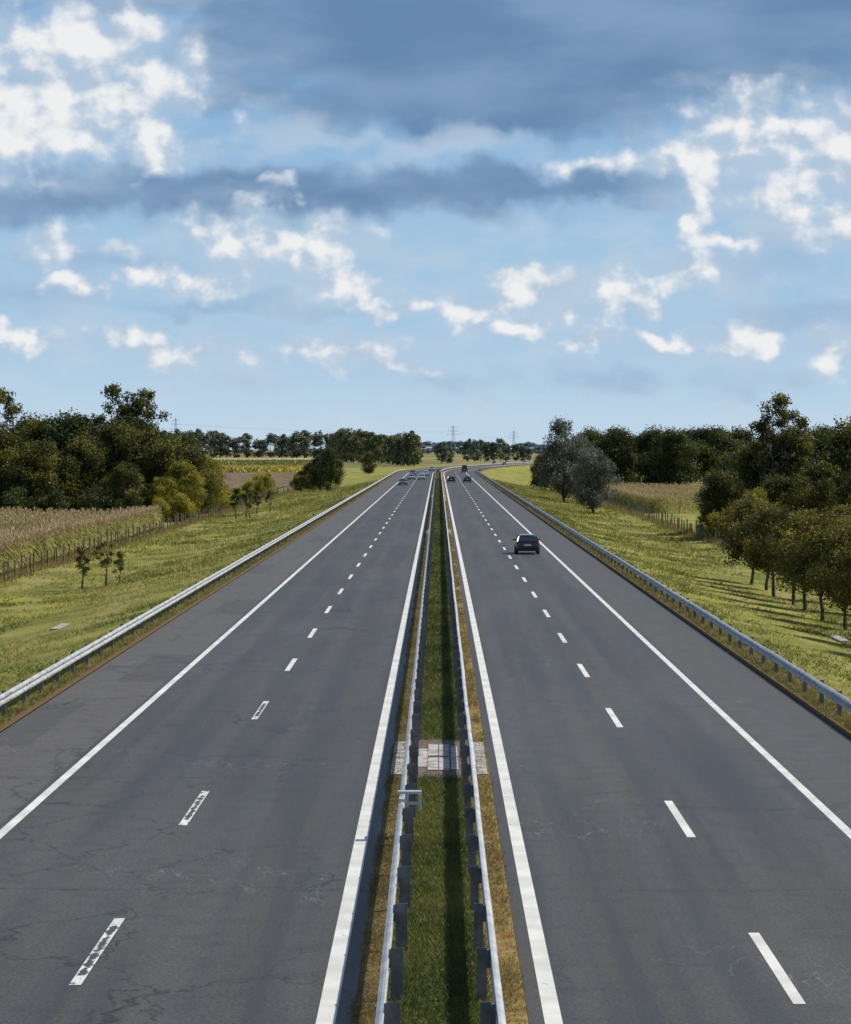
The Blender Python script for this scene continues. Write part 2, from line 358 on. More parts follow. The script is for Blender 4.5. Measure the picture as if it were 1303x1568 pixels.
# ------------------------------------------------------------ guard rails
zinc = simple("galvanised_steel", (.47, .485, .49), .5, .4, 1.5, .18)
zincd = simple("weathered_steel_post", (.15, .16, .17), .6, .3, 4, .25)
PROF = [(0, .755), (.03, .75), (.085, .715), (.09, .665), (.0, .61), (.0, .585), (.09, .53), (.085, .475), (.03, .445), (0, .44)]
def guardrail(u, side, y0, y1, post_d, postw, zbase):
    g = Geo(); ss = np.concatenate([np.arange(y0, 800, 4.0), np.arange(800, y1, 10.0)])
    pr = PROF + [(a - .012, z) for a, z in reversed(PROF)]
    n = len(pr); V = []
    for s in ss:
        c0 = float(cx(s)); wob = .006 * math.sin(s * .21) + .004 * math.sin(s * .77)
        for a, z in pr: V.append((c0 + u + side * a + wob, s, z + zbase + wob))
    i = np.arange(len(ss) - 1)[:, None] * n; j = np.arange(n)[None]; jn = (j + 1) % n
    Q = np.stack([(i + j).ravel(), (i + jn).ravel(), (i + n + jn).ravel(), (i + n + j).ravel()], 1)
    if side < 0: Q = Q[:, ::-1]
    g.add(V, Q, 0)
    ps = ss + .9; cp = cx(ps); ux = u - side * post_d
    z = zbase; N = len(ps); H = .76
    jit = R.normal(0, .01, N)
    def put(dx, dy, zc, S, m): boxes(g, np.stack([cp + ux + dx + jit, ps + dy, np.full(N, zc)], 1), S, m)
    put(0, 0, z + H / 2 - .15, (postw, .012, H + .3), 1)
    put(-postw / 2, .03, z + H / 2 - .15, (.012, .07, H + .3), 1)
    put(postw / 2, .03, z + H / 2 - .15, (.012, .07, H + .3), 1)
    d = post_d - postw / 2
    if d > .02: put(side * (postw / 2 + d / 2), .03, z + .6, (d, .08, .26), 1)
    for k in range(0, N, 1):
        if ss[k] > 260: break
        x = float(cp[k]) + u + side * .092
        for dz in (.69, .50):
            box(g, min(x, x + side * .012), max(x, x + side * .012), ss[k] + .82, ss[k] + .98, z + dz - .02, z + dz + .02, 1)
    return add_obj("guardrail", g.mesh("guardrail", [zinc, zincd], False))
guardrail(-.72, -1, 20, 1900, .14, .17, .03)
guardrail(.76, 1, 20, 1900, .13, .13, .03)
guardrail(-12.85, 1, 20, 960, .12, .12, -.03)
guardrail(11.85, -1, 20, 1500, .12, .12, -.03)
g = Geo(); box(g, -.68, -.60, 58.0, 58.1, 0, .95); box(g, -.82, -.34, 57.95, 58.2, .93, .98); box(g, -.40, -.34, 57.9, 58.2, .6, .93)
box(g, -.66, -.36, 57.98, 58.06, .70, .76); box(g, -.80, -.62, 57.9, 58.6, .76, .80)
add_obj("guardrail_bracket", g.mesh("bracket", [zinc]))
wp = simple("white_plastic", (.8, .8, .78), .5); bp = simple("black_plastic", (.02, .02, .02), .5); rp = simple("red_reflector", (.5, .03, .02), .3)
for (u, s) in ((12.1, 301), (12.1, 351), (12.1, 401), (-13.1, 300), (-13.1, 400), (12.1, 501)):
    g = Geo(); x = u + float(cx(s))
    box(g, x - .06, x + .06, s - .05, s + .05, -.1, .78, 0); box(g, x - .063, x + .063, s - .053, s + .053, .78, .98, 1); box(g, x - .06, x + .06, s - .05, s + .05, .98, 1.08, 0)
    box(g, x - .025, x + .025, s - .06, s - .054, .8, .96, 2)
    add_obj("delineator_post", g.mesh("delin", [wp, bp, rp]))
for (x, y) in ((-19.2, 143), (19.6, 138)):
    g = Geo(); z = float(zg(x)); boxes(g, [(x, y + i * 1.1, z + .03) for i in range(4)], (.45, 1.0, .2))
    add_obj("concrete_gutter", g.mesh("gutter", [conc]))

# ------------------------------------------------------------ foliage
bark = simple("bark", (.09, .075, .055), .9, 0, 5, .35)
L_dark = leaf_mat("leaf_dark_green", (.024, .038, .010), (.088, .110, .027), (.18, .18, .04))
L_olive = leaf_mat("leaf_olive", (.045, .052, .012), (.145, .145, .030), (.29, .245, .045))
L_yel = leaf_mat("leaf_yellow_green", (.12, .12, .018), (.32, .30, .035), (.48, .40, .055), .4)
L_aut = leaf_mat("leaf_autumn", (.055, .055, .013), (.17, .155, .032), (.38, .29, .05), .35)
L_sil = leaf_mat("leaf_silver", (.06, .072, .050), (.16, .175, .13), (.28, .30, .24))
L_far_haze = leaf_mat("leaf_far_haze", (.075, .105, .085), (.14, .17, .11), (.20, .22, .13))  # distance haze painted in: leaf colours made cooler and paler
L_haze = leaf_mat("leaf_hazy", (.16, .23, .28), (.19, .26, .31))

def gen_tree(seed, h, w, th, K, n, leaf, rc=(.13, .22), limb=1.0, multi=1, flat=.85, pw=.7):
    r = np.random.default_rng(seed); g = Geo()
    r0 = .016 * h + .04
    tops = []
    for mI in range(multi):
        p = np.array([r.normal(0, .05 * w) * (multi > 1), r.normal(0, .05 * w) * (multi > 1), -.3]); rad = r0 / math.sqrt(multi)
        pts = [p.copy()]; lean = r.normal(0, .04, 2) + (r.normal(0, .12, 2) if multi > 1 else 0)
        for i in range(6):
            p = p + np.array([lean[0] * h / 6 + r.normal(0, .012 * h), lean[1] * h / 6 + r.normal(0, .012 * h), h * .82 / 6]); pts.append(p.copy())
        for i in range(6): tube(g, pts[i], pts[i + 1], rad * (1 - i / 6.6), rad * (1 - (i + 1) / 6.6), 0, 6)
        tops.append(pts)
    lob = r.uniform(.65, 1.15, 7)
    for k in range(K):
        t = r.uniform(0, 1) ** .9; env = w / 2 * math.sin(math.pi * (t * .84 + .13)) ** pw
        a = r.uniform(0, 2 * math.pi); env *= lob[int(a / (2 * math.pi) * 7) % 7]
        rr = env * math.sqrt(r.uniform(.1, 1)) * .88
        z = th + (h - th) * (.06 + .88 * t)
        c = np.array([math.cos(a) * rr, math.sin(a) * rr, z]); R_ = w * r.uniform(*rc)
        pts = tops[r.integers(multi)]; zi = max(th * .75, z - rr * r.uniform(.5, 1.0) - .04 * h)
        f = min(max((zi + .3) / (h * .82), 0), .95) * 6; i = int(f); q = pts[i] * (1 - (f - i)) + pts[i + 1] * (f - i)
        mid = (q + c) / 2 + np.array([0, 0, -.03 * h]) + r.normal(0, .02 * h, 3)
        lr = r0 * .34 * limb * (1 - .5 * t)
        tube(g, q, mid, lr, lr * .6, 0, 4); tube(g, mid, c + [0, 0, R_ * .4], lr * .6, lr * .15, 0, 4)
        m = int(n / K * (R_ / (w * (rc[0] + rc[1]) / 2)) ** 2 * r.uniform(.7, 1.3))
        d = r.normal(size=(m, 3)); d /= np.linalg.norm(d, axis=1)[:, None]
        rad = R_ * r.uniform(0, 1, m)[:, None] ** .45 * (1 + .35 * np.sin(d[:, :1] * 7 + k) * np.cos(d[:, 1:2] * 6))
        X = c + d * rad * np.array([1, 1, flat])
        X[:, 2] = np.maximum(X[:, 2], .15)
        tint = np.clip(r.uniform(.1, .8) + r.normal(0, .14, m) + d[:, 2] * .14, 0, 1)
        leafquads(g, X, leaf * r.uniform(.6, 1.35, m), r, 1, tint)
    return g.arrays()
TV = {}
def variant(key, *a, **k): TV[key] = gen_tree(*a, **k)
for i in range(4): variant(f"dense{i}", 10 + i, 13, 10, .6, 64, 17000, .33, rc=(.11, .20), pw=.5)
for i in range(3): variant(f"sparse{i}", 30 + i, 18, 9, 6.0, 38, 5500, .32, rc=(.07, .13), limb=1.3, multi=2)
for i in range(4): variant(f"orch{i}", 50 + i, 6, 4.8, 1.6, 38, 10000, .16, rc=(.13, .2), pw=.5)
for i in range(2): variant(f"silver{i}", 70 + i, 11, 9.5, 1.0, 60, 14000, .27, rc=(.1, .18), multi=3, pw=.55)
for i in range(3): variant(f"sap{i}", 90 + i, 3.2, 1.5, 1.1, 16, 950, .13, rc=(.11, .2), limb=.8)
for i in range(3): variant(f"bush{i}", 110 + i, 4, 5, .1, 30, 4500, .25, multi=3)
MESH = {}
def tree_mesh(key, mat):
    kk = (key, mat.name)
    if kk not in MESH:
        V, Q, M, T = TV[key]; MESH[kk] = mk_mesh(key, V, Q, [bark, mat], M, {"tint": T})
    return MESH[kk]
BH = dict(dense=13, sparse=18, orch=6, silver=11, sap=3.2, bush=4)
def tree(name, key, mat, x, y, h, wf=1.0, z=None):
    k = key.rstrip('0123456789'); s = h / BH[k]
    zz = float(zg(x - float(cx(y)))) if z is None else z
    add_obj(name, tree_mesh(key, mat), (x, y, zz - .05), R.uniform(0, 6.28), (s * wf, s * wf, s))
for i, (x, y, h, k, m) in enumerate([(-62, 402, 18.6, 'sparse0', L_olive), (-66, 398, 14, 'dense1', L_olive), (-56.5, 398, 13.6, 'dense0', L_olive), (-51.5, 397, 14.8, 'dense2', L_dark),
        (-45.6, 404, 18.8, 'sparse1', L_dark), (-41.4, 400, 18.6, 'sparse2', L_dark), (-43.5, 401, 16.5, 'sparse0', L_dark), (-45, 392, 13.6, 'dense3', L_olive), (-40.5, 394, 12.8, 'dense1', L_olive),
        (-37, 389, 11, 'dense0', L_olive), (-34.8, 386, 8.2, 'dense2', L_yel), (-49, 388, 11, 'dense3', L_olive), (-60, 390, 12.4, 'dense2', L_olive),
        (-54.5, 386, 11, 'dense1', L_olive), (-70, 394, 15, 'dense3', L_dark), (-76, 400, 17, 'dense0', L_olive), (-82, 396, 15, 'dense1', L_dark), (-90, 400, 16, 'dense2', L_dark),
        (-38, 420, 12, 'dense2', L_dark), (-44, 425, 14, 'dense1', L_dark), (-52, 425, 14, 'dense0', L_dark), (-60, 425, 14.5, 'dense3', L_dark), (-69, 425, 16, 'dense1', L_dark), (-35, 405, 10, 'dense3', L_olive), (-34.6, 430, 8.5, 'dense0', L_yel),
        (-37.2, 383, 6, 'dense1', L_yel), (-42, 384, 8, 'dense2', L_olive)]):
    tree("broadleaf_tree", k, m, x, y, h)
for (x, y, h, m) in [(-34.2, 380, 3.6, L_yel), (-37, 378, 3, L_yel), (-41, 380, 4, L_olive), (-46, 380, 4.2, L_dark), (-51, 380, 4, L_dark), (-56, 381, 4.3, L_dark), (-61, 382, 4, L_dark), (-67, 384, 5, L_dark), (-34, 440, 4.4, L_yel),
                     (-34.5, 455, 3.6, L_yel), (-34, 560, 4.6, L_yel), (-36, 575, 4.2, L_yel), (-34.5, 520, 3.6, L_yel), (-33.5, 480, 3, L_yel), (-36, 600, 3.5, L_olive), (-30, 660, 3.5, L_olive), (-33, 690, 4, L_dark), (-31, 640, 3.4, L_olive), (-29, 720, 4, L_dark)]:
    tree("bush", f"bush{R.integers(3)}", m, x, y, h)
tree("broadleaf_tree", 'dense1', L_dark, -24.2, 640, 10, .75, z=-2.1); tree("broadleaf_tree", 'dense2', L_dark, -26.8, 650, 8.6, .8, z=-2.1); tree("broadleaf_tree", 'dense3', L_olive, -30.5, 690, 6.5, 1, z=-2.1)
tree("broadleaf_tree", 'dense0', L_olive, -26, 1060, 8, 1, z=-2.1)
for (x, y, h) in [(-25, 200, 3.1), (-23.9, 205, 3.3), (-22.9, 204, 2.4), (-28.2, 398, 4.4), (-27.2, 404, 4.6), (-26.4, 400, 3.8), (-27.4, 430, 3.6), (-26, 440, 3.4)]:
    tree("young_tree", f"sap{R.integers(3)}", L_dark if x < -26 else L_olive, x, y, h, 1.1)
tree("willow_tree", 'silver0', L_sil, 23.4, 428, 9.8, 1.0); tree("willow_tree", 'silver1', L_sil, 22.2, 500, 14.6, .85); tree("willow_tree", 'silver0', L_sil, 26, 520, 12.5, .8)
tree("broadleaf_tree", 'dense1', L_dark, 25.5, 716, 8.2, .8, z=-2.1); tree("broadleaf_tree", 'dense3', L_dark, 28, 640, 8, .8, z=-2.1); tree("bush", 'bush0', L_dark, 25, 690, 4, 1, z=-2.1)
xs = 36.0; i = 0
while xs < 150:
    tree("broadleaf_tree", f"dense{i % 4}", L_dark, xs, 640 + R.uniform(-12, 18), R.uniform(11.5, 14.5), 1.1, z=-2); xs += R.uniform(3.6, 5); i += 1
for (x, y, h, k, m) in [(37, 312, 15.8, 'sparse1', L_olive), (38.5, 314, 14.6, 'sparse2', L_olive), (35.2, 318, 10.5, 'dense0', L_olive), (31.2, 308, 7.6, 'dense1', L_olive), (38.8, 316, 11.3, 'dense2', L_dark), (42.2, 322, 11.8, 'dense3', L_dark),
        (44.6, 304, 12.4, 'dense0', L_olive), (48, 308, 13.5, 'dense1', L_dark), (40, 300, 8.5, 'dense3', L_olive), (36, 303, 7, 'dense2', L_olive), (34, 330, 9, 'dense1', L_dark), (53, 310, 13, 'dense2', L_dark), (60, 312, 14, 'dense3', L_dark),
        (46, 340, 12, 'dense1', L_dark), (52, 345, 13, 'dense0', L_dark), (33, 298, 5.5, 'dense0', L_yel), (43, 290, 8, 'dense2', L_olive), (48, 288, 9, 'dense1', L_olive)]:
    tree("broadleaf_tree", k, m, x, y, h)
for (x, y, h, m) in [(30.5, 300, 3.4, L_yel), (33, 285, 3, L_olive), (36, 275, 3.5, L_aut), (32, 262, 2.5, L_olive), (35, 250, 3.4, L_aut), (40, 280, 4, L_olive), (45, 275, 4, L_dark), (37, 240, 4, L_olive), (31, 330, 2.5, L_yel)]:
    tree("bush", f"bush{R.integers(3)}", m, x, y, h)
for i, (x, y, h) in enumerate([(22.2, 203, 6.3), (22.4, 194.5, 6.1), (21.9, 186, 5.9), (22.1, 177.5, 6.1), (21.8, 169, 5.8), (21.6, 160.5, 6.0), (21.7, 152, 5.6), (21.6, 143.5, 5.7), (21.7, 135, 5.8), (21.6, 126, 5.6), (26, 172, 5.6), (26.3, 160, 5.8), (26, 148, 5.6), (26.2, 185, 5.5)]):
    tree("orchard_tree", f"orch{i % 4}", L_aut, x, y, h, 1.0)

FT = [gen_tree(200 + i, 20, 13, .8, 30, 1500, 1.3, rc=(.12, .22), pw=.5) for i in range(5)]
def mass(name, spec, mat):
    g = Geo()
    for (x, y, h, wf) in spec:
        V, Q, M, T = FT[R.integers(5)]; a = R.uniform(0, 6.28); s = h / 20
        c, sn = math.cos(a), math.sin(a)
        X = np.stack([(V[:, 0] * c - V[:, 1] * sn) * s * wf + x, (V[:, 0] * sn + V[:, 1] * c) * s * wf + y, V[:, 2] * s - 2], 1)
        g.add(X, Q, M, np.clip(T + R.uniform(-.2, .2), 0, 1))
    add_obj(name, g.mesh(name, [bark, mat]))
sp = []; x = -420.0
while x < -20:
    sp.append((x, 2500 + R.uniform(-40, 40), 22 + 3 * math.sin(x * .05) + R.uniform(-3.5, 2.5), 1.2)); x += R.uniform(5, 9)
mass("distant_tree_line", sp, L_far_haze)
sp = []
for k in range(30):
    t = k / 29
    sp.append((-70 + 58 * t + R.uniform(-4, 4), 1950 - 500 * t, 20 - 3 * t + R.uniform(-3, 2), .9))
mass("roadside_tree_line", sp, leaf_mat("leaf_mid_haze", (.05, .07, .04), (.13, .15, .06), (.21, .21, .075)))  # leaf colours lightened to carry some painted distance haze
mass("distant_tree_group", [(2, 1690, 13, 1.1), (5.5, 1700, 12, 1), (7, 1720, 10, 1.0)], L_far_haze)
mass("distant_tree_group", [(20 + i * 4.2, 1900 + R.uniform(-20, 20), R.uniform(12, 16), .9) for i in range(7)] + [(53, 1950, 12, 1), (58, 1950, 11, 1), (62, 1950, 9, 1)], L_far_haze)
sp = []; x = -60.0
while x < 420:
    sp.append((x, 3900 + R.uniform(-80, 80), 15 + R.uniform(-3, 3), 2.2)); x += R.uniform(8, 13)
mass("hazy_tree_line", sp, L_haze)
sp = []; x = 70.0
while x < 340:
    sp.append((x, 1550 + x * .6 + R.uniform(-20, 20), R.uniform(10, 15), 1.1)); x += R.uniform(8, 13)
mass("distant_tree_line", sp, L_far_haze)

# ------------------------------------------------------------ crops
corn_leaf = leaf_mat("corn_leaf", (.12, .13, .03), (.34, .32, .09), (.50, .42, .18), .35)
tassel = leaf_mat("corn_tassel", (.40, .29, .15), (.58, .44, .26), None, .3)
def corn(name, N, x0, x1, y0, y1, h, edge):
    r = np.random.default_rng(int(abs(x0) * 7 + y0)); g = Geo()
    X = r.uniform(x0, x1, N); Y = r.uniform(y0, y1, N)
    k = N // 3; X[:k] = edge + np.sign(x1 + x0) * r.exponential(1.0, k)
    X = np.round(X / .75) * .75 + r.normal(0, .12, N)
    H = h * r.uniform(.82, 1.1, N) * (1 + .05 * np.sin(X * .3 + Y * .07)); B = np.stack([X, Y, np.full(N, -2.05)], 1)
    def quad(A, D, S, m, t):
        V = np.stack([A - S, A + S, A + D + S * .35, A + D - S * .35], 1).reshape(-1, 3)
        g.add(V, np.arange(4 * len(A)).reshape(-1, 4), m, np.repeat(t, 4))
    up = np.zeros((N, 3)); up[:, 2] = H * .92
    a = r.uniform(0, 6.28, N); S = np.stack([np.cos(a), np.sin(a), 0 * a], 1)
    quad(B, up, S * .03, 0, r.uniform(.2, .6, N))
    for j in range(7):
        a = r.uniform(0, 6.28, N); d = np.stack([np.cos(a), np.sin(a), 0 * a], 1); s = np.stack([-np.sin(a), np.cos(a), 0 * a], 1) * .06
        A = B.copy(); A[:, 2] += H * (.15 + .1 * j + r.uniform(0, .06, N)); t = np.clip(.75 - .05 * j + r.normal(0, .2, N), 0, 1)
        D1 = d * .32; D1[:, 2] = .30; quad(A, D1, s, 0, t); D2 = d * .3; D2[:, 2] = -.2; quad(A + D1, D2, s * .8, 0, t)
    for j in range(4):
        a = r.uniform(0, 6.28, N); d = np.stack([np.cos(a), np.sin(a), 0 * a], 1); s = np.stack([-np.sin(a), np.cos(a), 0 * a], 1) * .04
        A = B + up; D1 = d * .14; D1[:, 2] = .34; quad(A, D1, s, 1, r.uniform(0, 1, N))
    add_obj(name, g.mesh(name, [corn_leaf, tassel]))
corn("corn_field", 17000, -85, -34, 180, 345, 2.55, -33.6)
corn("corn_field", 8000, 32, 75, 425, 600, 2.4, 32)
def crop(name, x0, x1, y0, y1, h, n, s, mat):
    r = np.random.default_rng(int(y0)); g = Geo()
    C = np.stack([r.uniform(x0, x1, n), r.uniform(y0, y1, n), -2 + h * r.uniform(0, 1, n) ** .6], 1)
    leafquads(g, C, s * r.uniform(.6, 1.3, n), r, 0, r.uniform(0, 1, n)); add_obj(name, g.mesh(name, [mat]))
crop("sunflower_field", -190, -52, 1090, 1250, 1.8, 20000, 1.3, leaf_mat("dry_crop", (.28, .25, .05), (.54, .42, .08), None, .3))
crop("crop_field", -260, -60, 1500, 1800, 1.8, 14000, 1.6, leaf_mat("green_crop", (.12, .15, .04), (.25, .27, .08), None, .3))
def field(name, x0, x1, y0, y1, col, z=-1.99):
    UU, SS = np.meshgrid(np.array([x0, (x0 + x1) / 2, x1]), np.array([y0, (y0 + y1) / 2, y1], float))
    V = np.stack([UU, SS, np.full(UU.shape, z)], -1).reshape(-1, 3)
    i = np.array([0, 1, 3, 4]); Q = np.stack([i, i + 1, i + 4, i + 3], 1)
    m, nt, b = new_mat(name); pos = nt.node('ShaderNodeNewGeometry').outputs['Position']
    n = nt.noise(nt.vmath('MULTIPLY', pos, (1, .1, 1)), .4, 4, .6)
    nt.put(b.inputs['Base Color'], nt.mix(nt.smooth(n, .3, .7), tuple(c * .75 for c in col), tuple(c * 1.2 for c in col))); b.inputs['Roughness'].default_value = 1; b.inputs['Specular IOR Level'].default_value = 0
    add_obj(name, mk_mesh(name, V, Q, [m]))
field("ploughed_field", -190, -38, 640, 1085, (.17, .135, .095), -1.85)
field("stubble_field", -420, -60, 1810, 2440, (.46, .36, .22), -1.85)
field("meadow", -300, -56, 1255, 1495, (.22, .24, .065), -1.85)
field("stubble_field", 33, 200, 600, 630, (.3, .25, .12), -1.85)

# ------------------------------------------------------------ grass
g_blade = leaf_mat("grass_blade", (.12, .14, .026), (.28, .28, .055), (.42, .35, .13), .35)
g_dry = leaf_mat("dry_grass", (.17, .125, .05), (.36, .28, .11), None, .3)
g_med = leaf_mat("median_grass", (.045, .062, .012), (.125, .145, .028), (.22, .20, .05), .3)
def blades(g, X, Y, Z, h, wd, r, nb, m, tb=.5, spread=.5):
    for j in range(nb):
        n = len(X); a = r.uniform(0, 6.28, n); hh = h * r.uniform(.5, 1.2, n)
        A = np.stack([X + r.normal(0, 1, n) * h * spread * .6, Y + r.normal(0, 1, n) * h * spread * .6, Z], 1)
        S = np.stack([np.cos(a), np.sin(a), 0 * a], 1) * np.asarray(wd)[..., None] * .5
        b = r.uniform(0, 6.28, n); T = np.stack([np.cos(b) * hh * spread, np.sin(b) * hh * spread, hh], 1)
        V = np.stack([A - S, A + S, A + T + S * .2, A + T - S * .2], 1).reshape(-1, 3)
        g.add(V, np.arange(4 * n).reshape(-1, 4), m, np.repeat(np.clip(tb + r.normal(0, .2, n), 0, 1), 4))
r = np.random.default_rng(5)
_w = [(r.uniform(.15, 1.6), r.uniform(0, 6.28), r.uniform(0, 6.28)) for _ in range(14)]
def pn(u, y):
    acc = 0
    for f, a, p in _w: acc = acc + np.sin((u * math.cos(a) + y * .45 * math.sin(a)) * f + p + .8 * np.sin(y * .05 * f + u * .3))
    return acc / math.sqrt(7)
g = Geo()
for sd in (-1, 1):
    n = 60000; Y = 80 * (700 / 80) ** r.uniform(0, 1, n); lo, hi = (13.2, 33) if sd < 0 else (12.2, 30)
    Uu = sd * r.uniform(lo, hi, n)
    pat = pn(Uu, Y) + r.normal(0, .8, n)
    keep = pat > -.2; Uu = Uu[keep]; Y = Y[keep]; n = len(Y)
    hgt = (.07 + .0003 * Y) * r.uniform(.6, 1.8, n)
    blades(g, Uu + cx(Y), Y, zg(Uu) - .03, hgt, .03 + Y * .0002, r, 3, 0, .47 + .2 * np.clip(pn(Uu * .5 + 9, Y * .4), -2, 2), .9)
add_obj("grass_tufts", g.mesh("grass", [g_blade]))
g = Geo(); g2 = Geo()
for sd, fu in ((-1, 32.3), (1, 28.8)):
    n = 7000; Y = r.uniform(150, 800, n); Uu = sd * (fu + r.normal(0, .5, n))
    blades(g, Uu, Y, zg(Uu) - .03, r.uniform(.2, .75, n), np.full(n, .05), r, 3, 0, .5, .3)
    n = 16000; Y = 36 * (600 / 36) ** r.uniform(0, 1, n); e = (12.55 if sd < 0 else 11.6); Uu = sd * (e + np.abs(r.normal(0, .6, n)))
    k = r.uniform(0, 1, n) < .4
    for gg, kk in ((g, k), (g2, ~k)):
        y_ = Y[kk]; u_ = Uu[kk]; blades(gg, u_, y_, zg(u_), .04 + .13 * r.uniform(0, 1, len(y_)) ** 2, .014 + y_ * .00012, r, 4, 0, .4, .6)
    n = 26000; Y = 36 * (420 / 36) ** r.uniform(0, 1, n); Uu = (sd * r.uniform(.80, 1.22, n))
    pt = pn(Uu * 3, Y * 2) + r.normal(0, .7, n); k = pt > -.5; Y = Y[k]; Uu = Uu[k]; k = r.uniform(0, 1, len(Y)) < .75
    for gg, kk in ((g, k), (g2, ~k)):
        y_ = Y[kk]; u_ = Uu[kk]; blades(gg, u_ + cx(y_), y_, np.full(len(y_), .02), .04 + .05 * r.uniform(0, 1, len(y_)), .009 + y_ * .00012, r, 2, 0, .3, .8)
add_obj("dry_grass", g.mesh("dry", [g_dry])); add_obj("verge_grass", g2.mesh("verge", [g_blade]))
g = Geo(); n = 75000; Y = 36 * (700 / 36) ** r.uniform(0, 1, n); Uu = r.uniform(-.72, .74, n)
k = ~((Y > 68.6) & (Y < 77)); Y = Y[k]; Uu = Uu[k]; n = len(Y)
pt = .5 + .16 * pn(Uu * 2, Y)
blades(g, Uu + cx(Y), Y, np.full(n, .03), .05 + .07 * r.uniform(0, 1, n) + Y * .0002, .009 + Y * .00014, r, 2, 0, pt, .8)
add_obj("median_grass", g.mesh("medgrass", [g_med]))

# ------------------------------------------------------------ fences
wood = simple("weathered_wood", (.22, .18, .14), .9, 0, 3, .35); wire = simple("fence_wire", (.2, .18, .16), .6, .4)
for u, y0, y1 in ((-32.3, 120, 800), (28.8, 100, 760)):
    g = Geo(); Y = np.arange(y0, y1, 3.5); Y = Y + R.normal(0, .3, len(Y)); n = len(Y)
    Hh = 1.55 + R.normal(0, .16, n); z = float(zg(u))
    boxes(g, np.stack([np.full(n, u) + R.normal(0, .08, n), Y, z + Hh / 2 - .2], 1), np.stack([np.full(n, .13), np.full(n, .13), Hh + .4], 1), 0)
    for hz in (.25, .5, .75, 1.0, 1.25):
        for a in range(n - 1): tube(g, (u + .08, Y[a], z + hz), (u + .08, Y[a + 1], z + hz), .006, .006, 1, 3)
    add_obj("wire_fence", g.mesh("fence", [wood, wire]))

# ------------------------------------------------------------ pylons
steel = simple("pylon_steel", (.34, .39, .44), .6, .2)
def pylon(x, y, h, bw):
    g = Geo(); n = 7; prev = None
    for i in range(n + 1):
        t = i / n; hw = bw / 2 * (1 - t) ** 1.2 + .35; z = h * t
        cur = [(sx_ * hw, sy_ * hw, z) for sx_, sy_ in ((-1, -1), (1, -1), (1, 1), (-1, 1))]
        if prev:
            for a in range(4):
                tube(g, prev[a], cur[a], .18, .16, 0, 4); tube(g, prev[a], cur[(a + 1) % 4], .1, .1, 0, 3); tube(g, cur[a], cur[(a + 1) % 4], .1, .1, 0, 3)
        prev = cur
    for zf, L in ((.72, 6.5), (.84, 5), (.95, 3.6)):
        for sgn in (-1, 1):
            tube(g, (0, 0, h * zf + .8), (sgn * L, 0, h * zf), .14, .08, 0, 3); tube(g, (0, 0, h * zf - .6), (sgn * L, 0, h * zf), .14, .08, 0, 3); tube(g, (sgn * L, 0, h * zf), (sgn * L, 0, h * zf - 1.8), .1, .1, 0, 3)
    add_obj("electricity_pylon", g.mesh("pylon", [steel]), (x, y, -2))
pylon(15.8, 3000, 32, 6); pylon(86, 3250, 28, 5); pylon(-276, 3000, 40, 6)
g = Geo()
for (ax, ay, ah, bx, by, bh) in ((15.8, 3000, 30, 86, 3250, 26), (15.8, 3000, 30, -276, 3000, 38)):
    for off in (-5.5, 5.5):
        pr = None
        for i in range(17):
            t = i / 16; q = (ax + (bx - ax) * t + off, ay + (by - ay) * t, (ah + (bh - ah) * t - 2 - 4) - 18 * t * (1 - t) * .8)
            if pr: tube(g, pr, q, .04, .04, 0, 3)
            pr = q
add_obj("power_line", g.mesh("pl", [steel]))

# ------------------------------------------------------------ cars
glass = simple("car_glass", (.02, .025, .03), .06, 0, spec=1.0); rub = simple("tyre_rubber", (.02, .02, .02), .85); rim = simple("alloy_rim", (.45, .46, .48), .35, .8)
redl = simple("tail_light", (.40, .012, .012), .2); headl = simple("head_light", (.75, .77, .8), .12); plate = simple("number_plate", (.75, .75, .72), .5); trim = simple("black_trim", (.018, .018, .02), .6)
PM = {}
def paint(c, metal=.3):
    if c not in PM: PM[c] = simple("car_paint", c, .25, metal, coat=.9)
    return PM[c]
def ring(hw, z0, z1, y, ind):
    pts = [(-hw * .86, z0), (-hw * .97, z0 + .1), (-hw, (z0 + z1) / 2 - .05), (-hw * .985, z0 + (z1 - z0) * .72), (-hw * ind, z1 - .03), (-hw * ind * .8, z1), (0, z1 + .02)]
    pts = pts + [(-a, z) for a, z in reversed(pts[:-1])]
    return [(a, y, z) for a, z in pts]
def loft(g, rings, m):
    n = len(rings[0]); V = [p for rr in rings for p in rr]; Q = []
    for i in range(len(rings) - 1):
        for j in range(n):
            k = (j + 1) % n; Q.append((i * n + j, (i + 1) * n + j, (i + 1) * n + k, i * n + k))
    for e in (0, (len(rings) - 1) * n):
        for j in range(n // 2 - 1):
            q = (e + j, e + j + 1, e + n - 2 - j, e + n - 1 - j)
            if len(set(q)) == 4: Q.append(q if e == 0 else q[::-1])
    g.add(V, Q, m)
